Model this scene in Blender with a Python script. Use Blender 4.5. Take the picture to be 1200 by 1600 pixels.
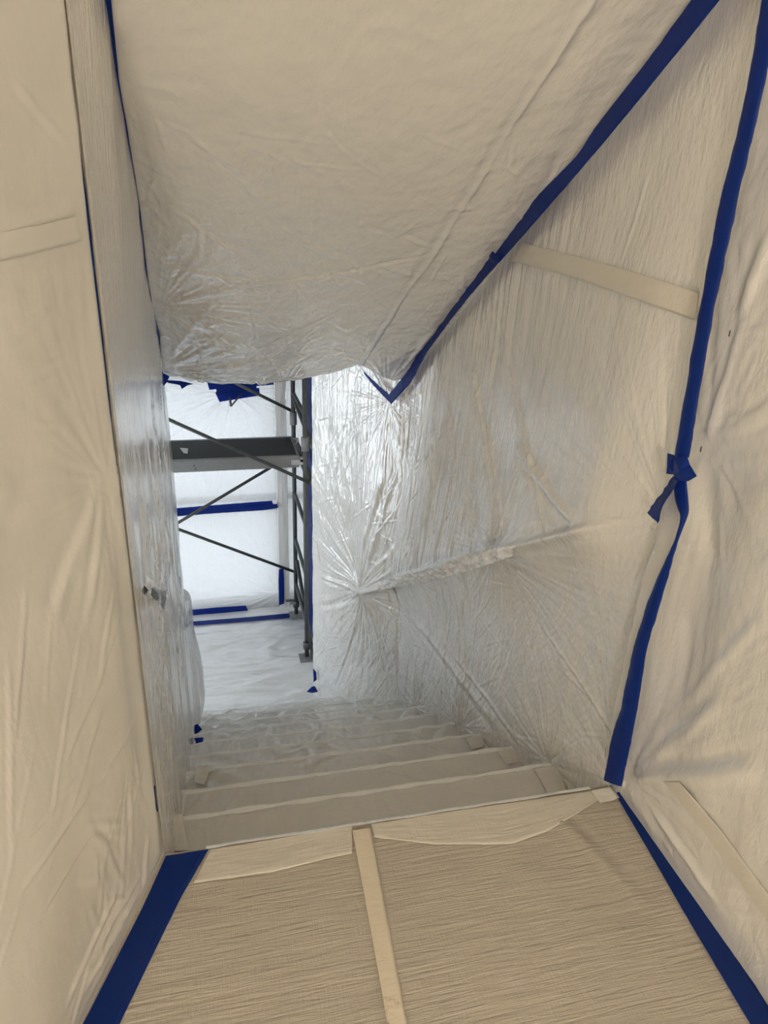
import bpy, bmesh, math, random
import numpy as np
from mathutils import Vector, Matrix

random.seed(4)
scene = bpy.context.scene
col = scene.collection
for o in list(bpy.data.objects):
    bpy.data.objects.remove(o, do_unlink=True)

# ------------------------------------------------------------------ camera
FPX, PITCH, YAW, ROLL = 1126.68, .4002, .2426, .0372
CAM = np.array([.1875, -1.3915, 1.5])
def cam_axes():
    cy, sy, cp, sp = math.cos(YAW), math.sin(YAW), math.cos(PITCH), math.sin(PITCH)
    fwd = np.array([sy*cp, cy*cp, -sp]); right = np.array([cy, -sy, 0.]); up = np.cross(right, fwd)
    cr, sr = math.cos(ROLL), math.sin(ROLL)
    return cr*right+sr*up, -sr*right+cr*up, fwd
RI, UP, FW = cam_axes()
cd = bpy.data.cameras.new('camera')
cam = bpy.data.objects.new('camera', cd); col.objects.link(cam)
cam.matrix_world = Matrix(((RI[0], UP[0], -FW[0], CAM[0]), (RI[1], UP[1], -FW[1], CAM[1]),
                           (RI[2], UP[2], -FW[2], CAM[2]), (0, 0, 0, 1)))
cd.sensor_fit = 'VERTICAL'; cd.sensor_height = 32.0; cd.lens = FPX/1600*32.0
cd.clip_start = .02
scene.camera = cam

# ------------------------------------------------------------------ world, window light, exposure
SKY = 6.2
world = bpy.data.worlds.new('sky'); scene.world = world; world.use_nodes = True
bg = world.node_tree.nodes['Background']
bg.inputs[0].default_value = (.83, .92, 1.0, 1); bg.inputs[1].default_value = SKY
vs = scene.view_settings
vs.view_transform = 'Standard'; vs.look = 'None'; vs.gamma = 1.0; vs.exposure = 0.20
vs.use_curve_mapping = False
scene.cycles.diffuse_bounces = 6

LAMP_GLOW = 124.0
LAMP_COLOR = (1.0, .90, .745)

# ------------------------------------------------------------------ room dimensions (metres)
W, RUN, RISE, NST = 1.2214, .3025, .1884, 10     # stair width, tread, riser, number of risers
LOW = -NST*RISE                                  # lower floor level
SL = .6                                          # slope of the stair soffit
ZC = 2.04                                        # soffit height above the top nosing
LC = 2.45                                        # landing ceiling
YW = 4.42                                        # window wall
DIAG_A, DIAG_B = np.array([1.2214, 2.22]), np.array([.79, 3.03])
LEFT_DIR = np.array([-.333, -.943]); LEFT_DIR = LEFT_DIR/np.linalg.norm(LEFT_DIR)

def ray(x, y):
    return FW+(x-600)/FPX*RI-(y-800)/FPX*UP
def hit(q, n, d0):
    d = ray(*q); n = np.array(n, float)
    return CAM+(d0-CAM@n)/(d@n)*d
def on_x(q, v): return hit(q, (1, 0, 0), v)
def on_y(q, v): return hit(q, (0, 1, 0), v)
def on_z(q, v): return hit(q, (0, 0, 1), v)
def on_soffit(q, lift=0): return hit(q, (0, SL, 1), ZC-lift)
dd = (DIAG_B-DIAG_A)/np.linalg.norm(DIAG_B-DIAG_A); dn = np.array([-dd[1], dd[0]])
if dn[1] > 0: dn = -dn
def on_right(q, lift):
    a = on_x(q, W-lift); b = hit(q, (dn[0], dn[1], 0), DIAG_A@dn+lift)
    return a if a[1] < 2.22 else b
def on_stairwell_left(q, lift=.0):
    n = np.array([-LEFT_DIR[1], LEFT_DIR[0], 0.]);
    if n[0] < 0: n = -n
    return hit(q, n, lift)

# ------------------------------------------------------------------ noise
def _hash(ix, iy, seed):
    h = (ix.astype(np.int64)*374761393+iy.astype(np.int64)*668265263+seed*974711) & 0xffffffff
    h = ((h ^ (h >> 13))*1274126177) & 0xffffffff
    return ((h ^ (h >> 16)) & 0xffff)/65535.0*2*math.pi
def perlin(x, y, seed=0):
    x = np.asarray(x, float); y = np.asarray(y, float)
    ix, iy = np.floor(x), np.floor(y); fx, fy = x-ix, y-iy
    def g(dx, dy):
        a = _hash(ix+dx, iy+dy, seed); return np.cos(a)*(fx-dx)+np.sin(a)*(fy-dy)
    u = fx*fx*fx*(fx*(fx*6-15)+10); v = fy*fy*fy*(fy*(fy*6-15)+10)
    a = g(0, 0)*(1-u)+g(1, 0)*u; b = g(0, 1)*(1-u)+g(1, 1)*u
    return (a*(1-v)+b*v)*1.5
def fbm(x, y, seed=0, n=3):
    return sum(perlin(x*2**k, y*2**k, seed+7*k)/2**k for k in range(n))
def ridged(x, y, seed=0):
    return 1-2*np.abs(perlin(x, y, seed))
def sstep(a, b, x):
    t = np.clip((x-a)/(b-a), 0, 1); return t*t*(3-2*t)
def pleats(u, v, a, amp, reach, n, seed, stretch=1.0):
    """folds that fan out of a point where the film is pinned"""
    dx, dy = u-a[0], (v-a[1])*stretch
    r = np.sqrt(dx*dx+dy*dy)+1e-5; th = np.arctan2(dy, dx)
    w = .25*perlin(th*2, r*3, seed+2)
    f = .5*ridged(th*n*1.3/math.pi+w, r*1.1+3.3, seed)+.5*ridged(th*n*3.1/math.pi+w, r*2+1.3, seed+5)+.22*ridged(th*n*7/math.pi, r*3+5, seed+8)
    return amp*f*sstep(0, reach*.12, r)*np.exp(-(r/reach)**1.4)
def crease(u, v, a, b, amp, w, skew=0.0):
    """one soft fold from a to b that tapers at both ends"""
    ax, ay = a; bx, by = b; L = math.hypot(bx-ax, by-ay); tx, ty = (bx-ax)/L, (by-ay)/L
    s = (u-ax)*tx+(v-ay)*ty; d = -(u-ax)*ty+(v-ay)*tx
    d = d+.35*w*perlin(s/(6*w), s*0+1.7, int(abs(ax*91+ay*37)*10) % 97)
    k = sstep(0, .2*L, s)*(1-sstep(.75*L, L, s))
    return amp*k*(np.exp(-(d/w)**2)-.55*np.exp(-((d-1.9*w*(1 if skew >= 0 else -1))/w)**2))

def rand_creases(u, v, bx, n, ang, spread, ln, amp, w, seed):
    """scatter of thin crisp wrinkles, each a short line of its own"""
    rnd = random.Random(seed); out = np.zeros_like(u)
    for _ in range(n):
        cx, cy = rnd.uniform(bx[0], bx[1]), rnd.uniform(bx[2], bx[3]); a = ang+rnd.gauss(0, spread); l_ = ln*rnd.uniform(.4, 1.4)
        dx, dy = math.cos(a)*l_/2, math.sin(a)*l_/2; ww = w*rnd.uniform(.6, 1.5)
        i0 = (u > cx-abs(dx)-6*ww) & (u < cx+abs(dx)+6*ww) & (v > cy-abs(dy)-6*ww) & (v < cy+abs(dy)+6*ww)
        if i0.any(): out[i0] += crease(u[i0], v[i0], (cx-dx, cy-dy), (cx+dx, cy+dy), amp*rnd.uniform(.4, 1.3), ww, rnd.choice((-1, 1)))
    return out

# ------------------------------------------------------------------ materials
MATS = {}
def new_mat(name):
    m = bpy.data.materials.new(name); m.use_nodes = True
    nt = m.node_tree; b = nt.nodes['Principled BSDF']; MATS[name] = m
    return m, nt, b
def node(nt, t, **kw):
    n = nt.nodes.new(t)
    for k, v in kw.items(): setattr(n, k, v)
    return n
def film_mat(name, c0, c1, rough=.3, sc=(40, 10), bump=.25, fine=(140, 60), fbump=.12, coat=.35, dist=.01, ior=1.5):
    m, nt, b = new_mat(name); L = nt.links.new
    uv = node(nt, 'ShaderNodeUVMap', uv_map='UVMap')
    def noise(scale, det, rg=.55, dis=0.):
        mp = node(nt, 'ShaderNodeMapping'); mp.inputs['Scale'].default_value = (scale[0], scale[1], 1)
        L(uv.outputs[0], mp.inputs[0])
        n = node(nt, 'ShaderNodeTexNoise'); n.inputs['Scale'].default_value = 1; n.inputs['Detail'].default_value = det
        n.inputs['Roughness'].default_value = rg; n.inputs['Distortion'].default_value = dis
        L(mp.outputs[0], n.inputs['Vector']); return n
    a = noise((1.7, 1.3), 3); f1 = noise(sc, 4, .6, .6); f2 = noise(fine, 3, .6, .3)
    rp = node(nt, 'ShaderNodeMix', data_type='RGBA'); rp.inputs[6].default_value = (*c0, 1); rp.inputs[7].default_value = (*c1, 1)
    L(a.outputs[0], rp.inputs[0]); L(rp.outputs[2], b.inputs['Base Color'])
    b1 = node(nt, 'ShaderNodeBump'); b1.inputs['Strength'].default_value = bump; b1.inputs['Distance'].default_value = dist
    b2 = node(nt, 'ShaderNodeBump'); b2.inputs['Strength'].default_value = fbump; b2.inputs['Distance'].default_value = dist*.4
    L(f1.outputs[0], b1.inputs['Height']); L(f2.outputs[0], b2.inputs['Height']); L(b1.outputs[0], b2.inputs['Normal'])
    L(b2.outputs[0], b.inputs['Normal']); L(b2.outputs[0], b.inputs['Coat Normal'])
    b.inputs['Roughness'].default_value = rough; b.inputs['Coat Weight'].default_value = coat
    b.inputs['Coat Roughness'].default_value = .2; b.inputs['IOR'].default_value = ior; b.inputs['Coat IOR'].default_value = ior
    return m
C0, C1 = (.73, .715, .685), (.78, .765, .735)
film_mat('film_wall', C0, C1, .28, (34, 9), .3, (120, 60), .2, .9, ior=1.7)
MATS['film_wall'].node_tree.nodes['Principled BSDF'].inputs['Coat Roughness'].default_value = .07
film_mat('film_shiny', (.72, .71, .685), (.78, .77, .745), .18, (60, 12), .3, (170, 70), .3, 1.0, .010, ior=2.0)
MATS['film_shiny'].node_tree.nodes['Principled BSDF'].inputs['Coat Roughness'].default_value = .09
film_mat('film_soffit', C0, C1, .26, (26, 12), .25, (90, 60), .25, .9, ior=1.75)
MATS['film_soffit'].node_tree.nodes['Principled BSDF'].inputs['Coat Roughness'].default_value = .10
film_mat('film_smooth', (.62, .60, .56), (.67, .65, .61), .38, (16, 6), .12, (90, 90), .06, .2)
film_mat('film_floor', (.42, .38, .318), (.485, .44, .37), .45, (7, 120), .55, (230, 26), .3, .12)
film_mat('film_flap', (.57, .53, .46), (.63, .59, .52), .42, (7, 90), .3, (200, 26), .2, .15)
film_mat('film_step', (.65, .635, .605), (.71, .695, .665), .2, (10, 40), .3, (130, 60), .25, 1.0, ior=1.9)
MATS['film_step'].node_tree.nodes['Principled BSDF'].inputs['Coat Roughness'].default_value = .10
film_mat('film_low_floor', (.72, .715, .705), (.78, .775, .765), .26, (9, 30), .35, (60, 90), .2, .7, ior=1.6)
film_mat('clear_tape', (.67, .65, .605), (.73, .71, .665), .36, (60, 20), .15, (140, 70), .1, .3)
film_mat('film_highlight', (.86, .86, .85), (.90, .90, .89), .22, (60, 60), .3, (140, 140), .3, .8, ior=1.6)  # whiter than the step film: highlight of the nosings put into the colour
film_mat('film_band', (.63, .59, .52), (.68, .65, .58), .33, (40, 16), .2, (90, 60), .15, .35)
film_mat('crumpled_tape', (.93, .94, .95), (.96, .965, .97), .2, (45, 70), .45, (120, 90), .3, .8, .010)
def simple(name, c, rough=.5, metal=0., bump=.15, sc=60., c2=None):
    m, nt, b = new_mat(name); L = nt.links.new
    tc = node(nt, 'ShaderNodeTexCoord'); n = node(nt, 'ShaderNodeTexNoise')
    n.inputs['Scale'].default_value = sc; n.inputs['Detail'].default_value = 4
    L(tc.outputs['Object'], n.inputs['Vector'])
    mx = node(nt, 'ShaderNodeMix', data_type='RGBA'); c2 = c2 or tuple(x*.8 for x in c)
    mx.inputs[6].default_value = (*c, 1); mx.inputs[7].default_value = (*c2, 1)
    L(n.outputs[0], mx.inputs[0]); L(mx.outputs[2], b.inputs['Base Color'])
    bp = node(nt, 'ShaderNodeBump'); bp.inputs['Strength'].default_value = bump; bp.inputs['Distance'].default_value = .004
    L(n.outputs[0], bp.inputs['Height']); L(bp.outputs[0], b.inputs['Normal'])
    b.inputs['Roughness'].default_value = rough; b.inputs['Metallic'].default_value = metal
    return m
simple('blue_tape', (.008, .040, .23), .42, 0, .2, 90, (.006, .030, .18))
MATS['blue_tape'].node_tree.nodes['Principled BSDF'].inputs['Specular IOR Level'].default_value = .3
m = MATS['blue_tape']; nt = m.node_tree; L = nt.links.new
tl = node(nt, 'ShaderNodeBsdfTranslucent'); tl.inputs[0].default_value = (.01, .13, .75, 1)
mx = node(nt, 'ShaderNodeMixShader'); mx.inputs[0].default_value = .4
L(nt.nodes['Principled BSDF'].outputs[0], mx.inputs[1]); L(tl.outputs[0], mx.inputs[2]); L(mx.outputs[0], nt.nodes['Material Output'].inputs[0])
simple('plaster', (.72, .70, .66), .8)
simple('wood', (.42, .37, .31), .6)
simple('scaffold_steel', (.075, .08, .078), .5, .5, .2, 40, (.12, .125, .12))
simple('deck_ply', (.022, .024, .026), .75, 0, .2, 30, (.034, .036, .038))
simple('deck_aluminium', (.27, .275, .28), .5, .2, .15, 30)
simple('paper_scrap', (.6, .6, .6), .6)
simple('dark_plastic', (.02, .022, .03), .35)
simple('lamp_metal', (.6, .6, .6), .4, .8)
simple('window_frame', (.30, .31, .32), .5)
simple('staple', (.10, .10, .10), .4, .8)
# daylight film: lets part of the sky straight through, scatters the rest
m, nt, b = new_mat('film_window'); L = nt.links.new
uv = node(nt, 'ShaderNodeUVMap', uv_map='UVMap')
def wn(scale):
    mp = node(nt, 'ShaderNodeMapping'); mp.inputs['Scale'].default_value = (*scale, 1); L(uv.outputs[0], mp.inputs[0])
    n = node(nt, 'ShaderNodeTexNoise'); n.inputs['Scale'].default_value = 1; n.inputs['Detail'].default_value = 3
    L(mp.outputs[0], n.inputs['Vector']); return n
n1, n2 = wn((60, 14)), wn((9, 70))
bp = node(nt, 'ShaderNodeBump'); bp.inputs['Strength'].default_value = .5; bp.inputs['Distance'].default_value = .01
ad = node(nt, 'ShaderNodeMath', operation='ADD'); L(n1.outputs[0], ad.inputs[0]); L(n2.outputs[0], ad.inputs[1])
L(ad.outputs[0], bp.inputs['Height'])
tl = node(nt, 'ShaderNodeBsdfTranslucent'); tl.inputs[0].default_value = (.150, .147, .143, 1); L(bp.outputs[0], tl.inputs['Normal'])
tp = node(nt, 'ShaderNodeBsdfTransparent'); tp.inputs[0].default_value = (.95, .96, .97, 1)
b.inputs['Base Color'].default_value = (.75, .76, .77, 1); b.inputs['Roughness'].default_value = .35; L(bp.outputs[0], b.inputs['Normal'])
mx1 = node(nt, 'ShaderNodeMixShader'); mx1.inputs[0].default_value = .25; L(tl.outputs[0], mx1.inputs[1]); L(b.outputs[0], mx1.inputs[2])
mx2 = node(nt, 'ShaderNodeMixShader'); mx2.inputs[0].default_value = .03; L(mx1.outputs[0], mx2.inputs[1]); L(tp.outputs[0], mx2.inputs[2])
L(mx2.outputs[0], nt.nodes['Material Output'].inputs[0])
m, nt, b = new_mat('glass'); L = nt.links.new
tp = node(nt, 'ShaderNodeBsdfTransparent'); gl = node(nt, 'ShaderNodeBsdfGlossy'); gl.inputs['Roughness'].default_value = .02
mx = node(nt, 'ShaderNodeMixShader'); mx.inputs[0].default_value = .06; L(tp.outputs[0], mx.inputs[1]); L(gl.outputs[0], mx.inputs[2])
L(mx.outputs[0], nt.nodes['Material Output'].inputs[0])
# backlit blue tape in the lower opening: same tape, light passes through its thin film
m, nt, b = new_mat('lamp_glass')
b.inputs['Emission Color'].default_value = (*LAMP_COLOR, 1); b.inputs['Emission Strength'].default_value = LAMP_GLOW
# floor strip with rusty scuffs
m = film_mat('floor_strip', (.63, .56, .44), (.68, .61, .50), .4, (50, 14), .2, (140, 60), .15, .2)
nt = m.node_tree; L = nt.links.new; b = nt.nodes['Principled BSDF']
tc = node(nt, 'ShaderNodeTexCoord'); nz = node(nt, 'ShaderNodeTexNoise'); nz.inputs['Scale'].default_value = 34; nz.inputs['Detail'].default_value = 5
L(tc.outputs['Object'], nz.inputs['Vector'])
sx = node(nt, 'ShaderNodeSeparateXYZ'); L(tc.outputs['Object'], sx.inputs[0])
mr = node(nt, 'ShaderNodeMapRange'); mr.inputs[1].default_value = -.40; mr.inputs[2].default_value = -.47; L(sx.outputs[1], mr.inputs[0])
cr = node(nt, 'ShaderNodeValToRGB'); cr.color_ramp.elements[0].position = .56; cr.color_ramp.elements[1].position = .68; L(nz.outputs[0], cr.inputs[0])
mm = node(nt, 'ShaderNodeMath', operation='MULTIPLY'); L(mr.outputs[0], mm.inputs[0]); L(cr.outputs[0], mm.inputs[1])
src = b.inputs['Base Color'].links[0].from_socket
mx = node(nt, 'ShaderNodeMix', data_type='RGBA'); L(src, mx.inputs[6]); mx.inputs[7].default_value = (.36, .19, .10, 1)
L(mm.outputs[0], mx.inputs[0]); L(mx.outputs[2], b.inputs['Base Color'])

# ------------------------------------------------------------------ object helpers
def tag(o, label=None, cat=None, group=None, kind=None):
    if label: o['label'] = label
    if cat: o['category'] = cat
    if group: o['group'] = group
    if kind: o['kind'] = kind
    return o
def empty(name, loc=(0, 0, 0)):
    o = bpy.data.objects.new(name, None); o.location = loc; o.empty_display_size = .05; col.objects.link(o); return o
def put(name, me, mat, parent=None):
    o = bpy.data.objects.new(name, me); col.objects.link(o)
    if mat: me.materials.append(MATS[mat])
    if parent:
        o.parent = parent; o.matrix_parent_inverse = Matrix.Translation(-Vector(parent.location))
    return o
def grid_mesh(name, P, uv, mat, parent=None, smooth=True):
    n, m_ = P.shape[:2]
    me = bpy.data.meshes.new(name)
    idx = np.arange(n*m_).reshape(n, m_)
    F = np.stack([idx[:-1, :-1], idx[:-1, 1:], idx[1:, 1:], idx[1:, :-1]], -1).reshape(-1, 4)
    me.vertices.add(n*m_); me.vertices.foreach_set('co', P.reshape(-1).astype(np.float32))
    me.loops.add(F.size); me.loops.foreach_set('vertex_index', F.reshape(-1).astype(np.int32))
    me.polygons.add(len(F)); me.polygons.foreach_set('loop_start', np.arange(0, F.size, 4, dtype=np.int32))
    me.polygons.foreach_set('loop_total', np.full(len(F), 4, np.int32))
    me.update(calc_edges=True)
    ul = me.uv_layers.new(name='UVMap')
    U = uv.reshape(-1, 2)[F.reshape(-1)]
    ul.data.foreach_set('uv', U.reshape(-1).astype(np.float32))
    me.polygons.foreach_set('use_smooth', np.full(len(F), smooth))
    me.validate()
    return put(name, me, mat, parent)
def normals(P):
    du = np.gradient(P, axis=0); dv = np.gradient(P, axis=1)
    n = np.cross(du, dv); return n/(np.linalg.norm(n, axis=2, keepdims=True)+1e-9)
def toward(P, N, pt):
    """flip normals to face a point of the room"""
    d = np.asarray(pt)-P; s = np.sign((N*d).sum(2, keepdims=True).mean()); return N*s
def boxbm(bm, a, b, mtx=None):
    vs_ = [bm.verts.new((x, y, z)) for x in (a[0], b[0]) for y in (a[1], b[1]) for z in (a[2], b[2])]
    for f in ((0, 1, 3, 2), (4, 6, 7, 5), (0, 4, 5, 1), (2, 3, 7, 6), (0, 2, 6, 4), (1, 5, 7, 3)):
        bm.faces.new([vs_[i] for i in f])
    if mtx: bmesh.ops.transform(bm, matrix=mtx, verts=vs_)
def finish(name, bm, mat, parent=None, smooth=False):
    bmesh.ops.recalc_face_normals(bm, faces=bm.faces)
    me = bpy.data.meshes.new(name); bm.to_mesh(me); bm.free()
    if smooth:
        for p in me.polygons: p.use_smooth = True
    return put(name, me, mat, parent)
def box(name, a, b, mat, parent=None, bevel=0.):
    bm = bmesh.new(); boxbm(bm, a, b)
    if bevel: bmesh.ops.bevel(bm, geom=bm.edges[:], offset=bevel, segments=2, affect='EDGES')
    return finish(name, bm, mat, parent)
def struct(name, a, b, mat='plaster'):
    return tag(box(name, a, b, mat), kind='structure')
def prism(name, pts, axis_vec, mat, parent=None):
    bm = bmesh.new(); v0 = [bm.verts.new(p) for p in pts]; v1 = [bm.verts.new(Vector(p)+Vector(axis_vec)) for p in pts]
    bm.faces.new(v0); bm.faces.new(v1[::-1])
    for i in range(len(pts)):
        j = (i+1) % len(pts); bm.faces.new((v0[i], v0[j], v1[j], v1[i]))
    return finish(name, bm, mat, parent)
def tube(name, a, b, r, mat, parent=None, n=14):
    a, b = Vector(a), Vector(b); d = b-a
    bm = bmesh.new()
    bmesh.ops.create_cone(bm, cap_ends=True, segments=n, radius1=r, radius2=r, depth=d.length,
                          matrix=Matrix.Translation((a+b)/2) @ d.to_track_quat('Z', 'Y').to_matrix().to_4x4())
    return finish(name, bm, mat, parent, True)
def resample(pts, n):
    pts = np.array(pts, float); seg = np.linalg.norm(np.diff(pts, axis=0), axis=1); s = np.r_[0, np.cumsum(seg)]
    t = np.linspace(0, s[-1], n); Q = np.stack([np.interp(t, s, pts[:, k]) for k in range(3)], 1)
    K = max(1, n//40)
    if n > 12:
        ker = np.hanning(2*K+3)[1:-1]; ker /= ker.sum(); pad = len(ker)//2
        for k in range(3):
            c = np.r_[2*Q[0, k]-Q[pad:0:-1, k], Q[:, k], 2*Q[-1, k]-Q[-2:-pad-2:-1, k]]
            Q[:, k] = np.convolve(c, ker, 'valid')
    return Q
def strip(name, ea, eb, face, mat, parent=None, n=60, m_=7, wob=.0015, seed=1, thick=.0008, bulge=.0, ragged=0.0):
    """a ribbon of tape between two edge lines; face = a point it faces"""
    A, B = resample(ea, n), resample(eb, n)
    t = np.linspace(0, 1, m_)[None, :, None]
    P = A[:, None]*(1-t)+B[:, None]*t
    L_ = np.r_[0, np.cumsum(np.linalg.norm(np.diff((A+B)/2, axis=0), axis=1))]
    wd = np.linalg.norm(A-B, axis=1)
    S = np.repeat(L_[:, None], m_, 1); T = (t[..., 0]-.5)*wd[:, None]
    N = toward(P, normals(P), face)
    d = wob*(fbm(S*14, T*30, seed)+.7*ridged(S*30+T*20, T*18, seed+3))+bulge*(1-(2*t[..., 0]-1)**2)
    if ragged:
        e = ragged*perlin(S*60, T*0, seed+9); P = P+(B-A)[:, None]/(wd[:, None, None]+1e-6)*e[..., None]*np.abs(2*t-1)**4
    P = P+N*(d[..., None]+thick)
    UVs = np.stack([S, T], -1)
    # close the strip so it has real thickness
    ring = np.concatenate([P, (P-N*thick)[:, ::-1], P[:, :1]], 1)
    ur = np.concatenate([UVs, UVs[:, ::-1], UVs[:, :1]], 1)
    return grid_mesh(name, ring, ur, mat, parent)
def blue(ea, eb, face, label, group=None, **kw):
    return tag(strip('tape_strip', ea, eb, face, 'blue_tape', **kw), label, 'tape', group)
MID = (.6, .3, .6)

# ================================================================== STRUCTURE (the house under the film)
struct('floor', (-2.2, -5.5, -.2), (W+.2, -.03, -.02), 'wood')
struct('floor_lower', (-2.4, 2.76, LOW-.2), (W+.4, YW+.12, LOW-.03), 'wood')
struct('wall_right', (W+.05, -5.5, LOW-.2), (W+.2, 3.0, LC), 'plaster')
tag(prism('wall_left', [(-.05, .02, LOW), (-.05, 2.2, LOW), (-.16, 2.25, LOW), (-.16, .05, LOW)], (0, 0, LC-LOW), 'plaster'), kind='structure')
lw = LEFT_DIR*5.8; nn = np.array([LEFT_DIR[1], -LEFT_DIR[0]]);
if nn[0] > 0: nn = -nn
tag(prism('wall_left_landing', [(nn[0]*.05, nn[1]*.05, -.2), (lw[0]+nn[0]*.05, lw[1]+nn[1]*.05, -.2),
      (lw[0]+nn[0]*.2, lw[1]+nn[1]*.2, -.2), (nn[0]*.2, nn[1]*.2, -.2)], (0, 0, LC+.2), 'plaster'), kind='structure')
struct('wall_behind', (-2.2, -5.6, -.2), (W+.2, -5.45, LC))
struct('ceiling', (-2.2, -5.6, LC), (W+.2, -.62, LC+.1))
tag(prism('ceiling_soffit', [(-.2, -.68, 2.45+.08), (-.2, 2.20, ZC-SL*2.20+.08), (-.2, 2.32, .81), (-.2, 2.32, 1.1), (-.2, -.3, 2.6)], (W+.4, 0, 0), 'plaster'), kind='structure')
struct('wall_header', (-2.4, 2.32, .80), (W+.4, 2.42, 1.2))
struct('ceiling_lower', (-2.4, 2.42, .80), (W+.4, YW+.12, .9))
struct('wall_hall_right', (.93, 3.05, LOW), (1.12, YW, .80))
struct('wall_hall_left', (-2.4, 2.25, LOW), (-2.3, YW, -1.2))
struct('wall_stair_back', (-2.4, 2.25, LOW), (-.16, 2.33, .80))
struct('wall_hall_left_top', (-2.4, 2.25, .45), (-2.3, YW, .80))
struct('wall_window_top', (-2.4, YW, .30), (W+.4, YW+.12, .80))
struct('wall_window_left', (-2.4, YW, LOW), (-.75, YW+.12, .30))
struct('wall_window_right', (.96, YW, LOW), (W+.4, YW+.12, .30))
# windows
w1 = tag(empty('window_1', (.1, YW+.05, LOW)), kind='structure')
for a, b_ in (((-.75, LOW), (.96, LOW+.06)), ((-.75, .22), (.96, .30)), ((-.75, LOW), (-.69, .30)), ((.665, LOW), (.76, .30)),
              ((.92, LOW), (.96, .30)), ((-.75, -.86), (.96, -.83))):
    box('frame_bar', (a[0], YW+.01, a[1]), (b_[0], YW+.09, b_[1]), 'window_frame', w1)
for a, b_ in ((-.69, .665), (.76, .92)):
    for c, d in ((LOW+.06, -.86), (-.83, .22)):
        box('pane', (a, YW+.045, c), (b_, YW+.051, d), 'glass', w1)
struct('wall_hall_left_far', (-2.4, 3.90, -1.2), (-2.3, YW, .45))
w2 = tag(empty('window_2', (-2.35, 2.8, -1.2)), kind='structure')
for a, b_ in (((2.33, -1.2), (3.90, -1.14)), ((2.33, .39), (3.90, .45)), ((2.33, -1.2), (2.39, .45)), ((3.84, -1.2), (3.90, .45))):
    box('frame_bar', (-2.39, a[0], a[1]), (-2.31, b_[0], b_[1]), 'window_frame', w2)
box('pane', (-2.353, 2.39, -1.14), (-2.347, 3.84, .39), 'glass', w2)
def portal(name, loc, rot, sx, sy):
    l = bpy.data.lights.new(name, 'AREA'); l.shape = 'RECTANGLE'; l.size = sx; l.size_y = sy; l.cycles.is_portal = True
    o = bpy.data.objects.new(name, l); o.location = loc; o.rotation_euler = rot; col.objects.link(o)
portal('window_portal', (.1, YW+.14, (LOW+.3)/2), (math.pi/2, 0, math.pi), 1.75, 2.2)
portal('window_portal_side', (-2.42, 3.11, -.38), (math.pi/2, 0, -math.pi/2), 1.65, 1.7)

# globe pendant lamp on the landing, behind the photographer
LP = Vector((-.55, -4.3, 1.75))
lp = tag(empty('pendant_lamp', LP), 'white glass globe pendant lamp hanging over the landing', 'lamp')
bm = bmesh.new(); bmesh.ops.create_uvsphere(bm, u_segments=32, v_segments=20, radius=.20, matrix=Matrix.Translation(LP))
finish('shade', bm, 'lamp_glass', lp, True)
tube('cord', LP+Vector((0, 0, .22)), (LP.x, LP.y, LC-.02), .005, 'dark_plastic', lp)
tube('cap', LP+Vector((0, 0, .19)), LP+Vector((0, 0, .25)), .035, 'lamp_metal', lp)
tube('ceiling_rose', (LP.x, LP.y, LC-.03), (LP.x, LP.y, LC-.001), .06, 'lamp_metal', lp)

# ================================================================== FILM SHEETS
def sheet(P, uv, d, face, mat, label, cat='plastic sheet', group=None):
    N = toward(P, normals(P), face)
    return tag(grid_mesh('plastic_sheet', P+N*d[..., None], uv, mat), label, cat, group)
def wallpx(q):                                    # pixel on the right wall -> (s, z)
    a = on_right(q, 0); s = a[1] if a[1] < 2.22 else 2.22+np.linalg.norm(a[:2]-DIAG_A)
    return (s, a[2])

# right stair wall with the handrail under it; continues round the corner at the foot
n, m_ = 1000, 440
LD = np.linalg.norm(DIAG_B-DIAG_A)
s = np.linspace(-.01, 2.22+LD, n); t = np.linspace(0, 1, m_)
S, T = np.meshgrid(s, t, indexing='ij')
yy = np.where(S < 2.22, S, 2.22)
top = np.where(S < 2.22, ZC+.03-SL*S, ZC+.03-SL*2.22)
bot = np.maximum(-.62*S-.25, LOW-.01)
Zz = bot*(1-T)+top*T
P = np.zeros((n, m_, 3))
k = np.clip(S-2.22, 0, None)
P[..., 0] = np.where(S < 2.22, W, DIAG_A[0]+dd[0]*k); P[..., 1] = np.where(S < 2.22, S, DIAG_A[1]+dd[1]*k); P[..., 2] = Zz
rail = .845-.616*S
ends = sstep(-.02, .25, S)*(1-sstep(2.45, 2.75, S))
up_ = np.where(Zz > rail, np.clip(1-(Zz-rail)/(top-rail+1e-3), 0, 1)**1.6, np.exp(-((rail-Zz)/.14)**1.2))
d = .085*ends*up_
d += .028*ends*np.exp(-((Zz-rail)/.022)**2)
ce = np.exp(-((S-2.23)/.03)**2)
fade = sstep(0, .10, T)*(1-sstep(.94, 1, T))
above = sstep(-.02, .1, Zz-rail); zone = np.exp(-((S-1.75)/.75)**2)
wv = .3*perlin(S*2, Zz*2, 3)
d += fade*above*zone*(.0085*ridged(S*7+wv, Zz*.5+S*.4, 11)+.0070*ridged(S*17+wv, Zz*.7, 12)+.0042*ridged(S*38+wv*2, Zz*1.2, 13)+.0018*ridged(S*85+wv*2, Zz*3.2, 14))
below = sstep(.03, .12, rail-Zz)
d += fade*below*(.0020*ridged(S*16+Zz*7+wv, Zz*3-S*2, 15)+.0010*ridged(S*40+Zz*22, Zz*8-S*6, 16)+.0006*fbm(S*70, Zz*60, 17))
d += fade*(.007*fbm(S*2.2, Zz*1.8, 5)+.0010*fbm(S*24+Zz*4, Zz*14, 6)+.0005*fbm(S*90, Zz*60, 7))
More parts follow.
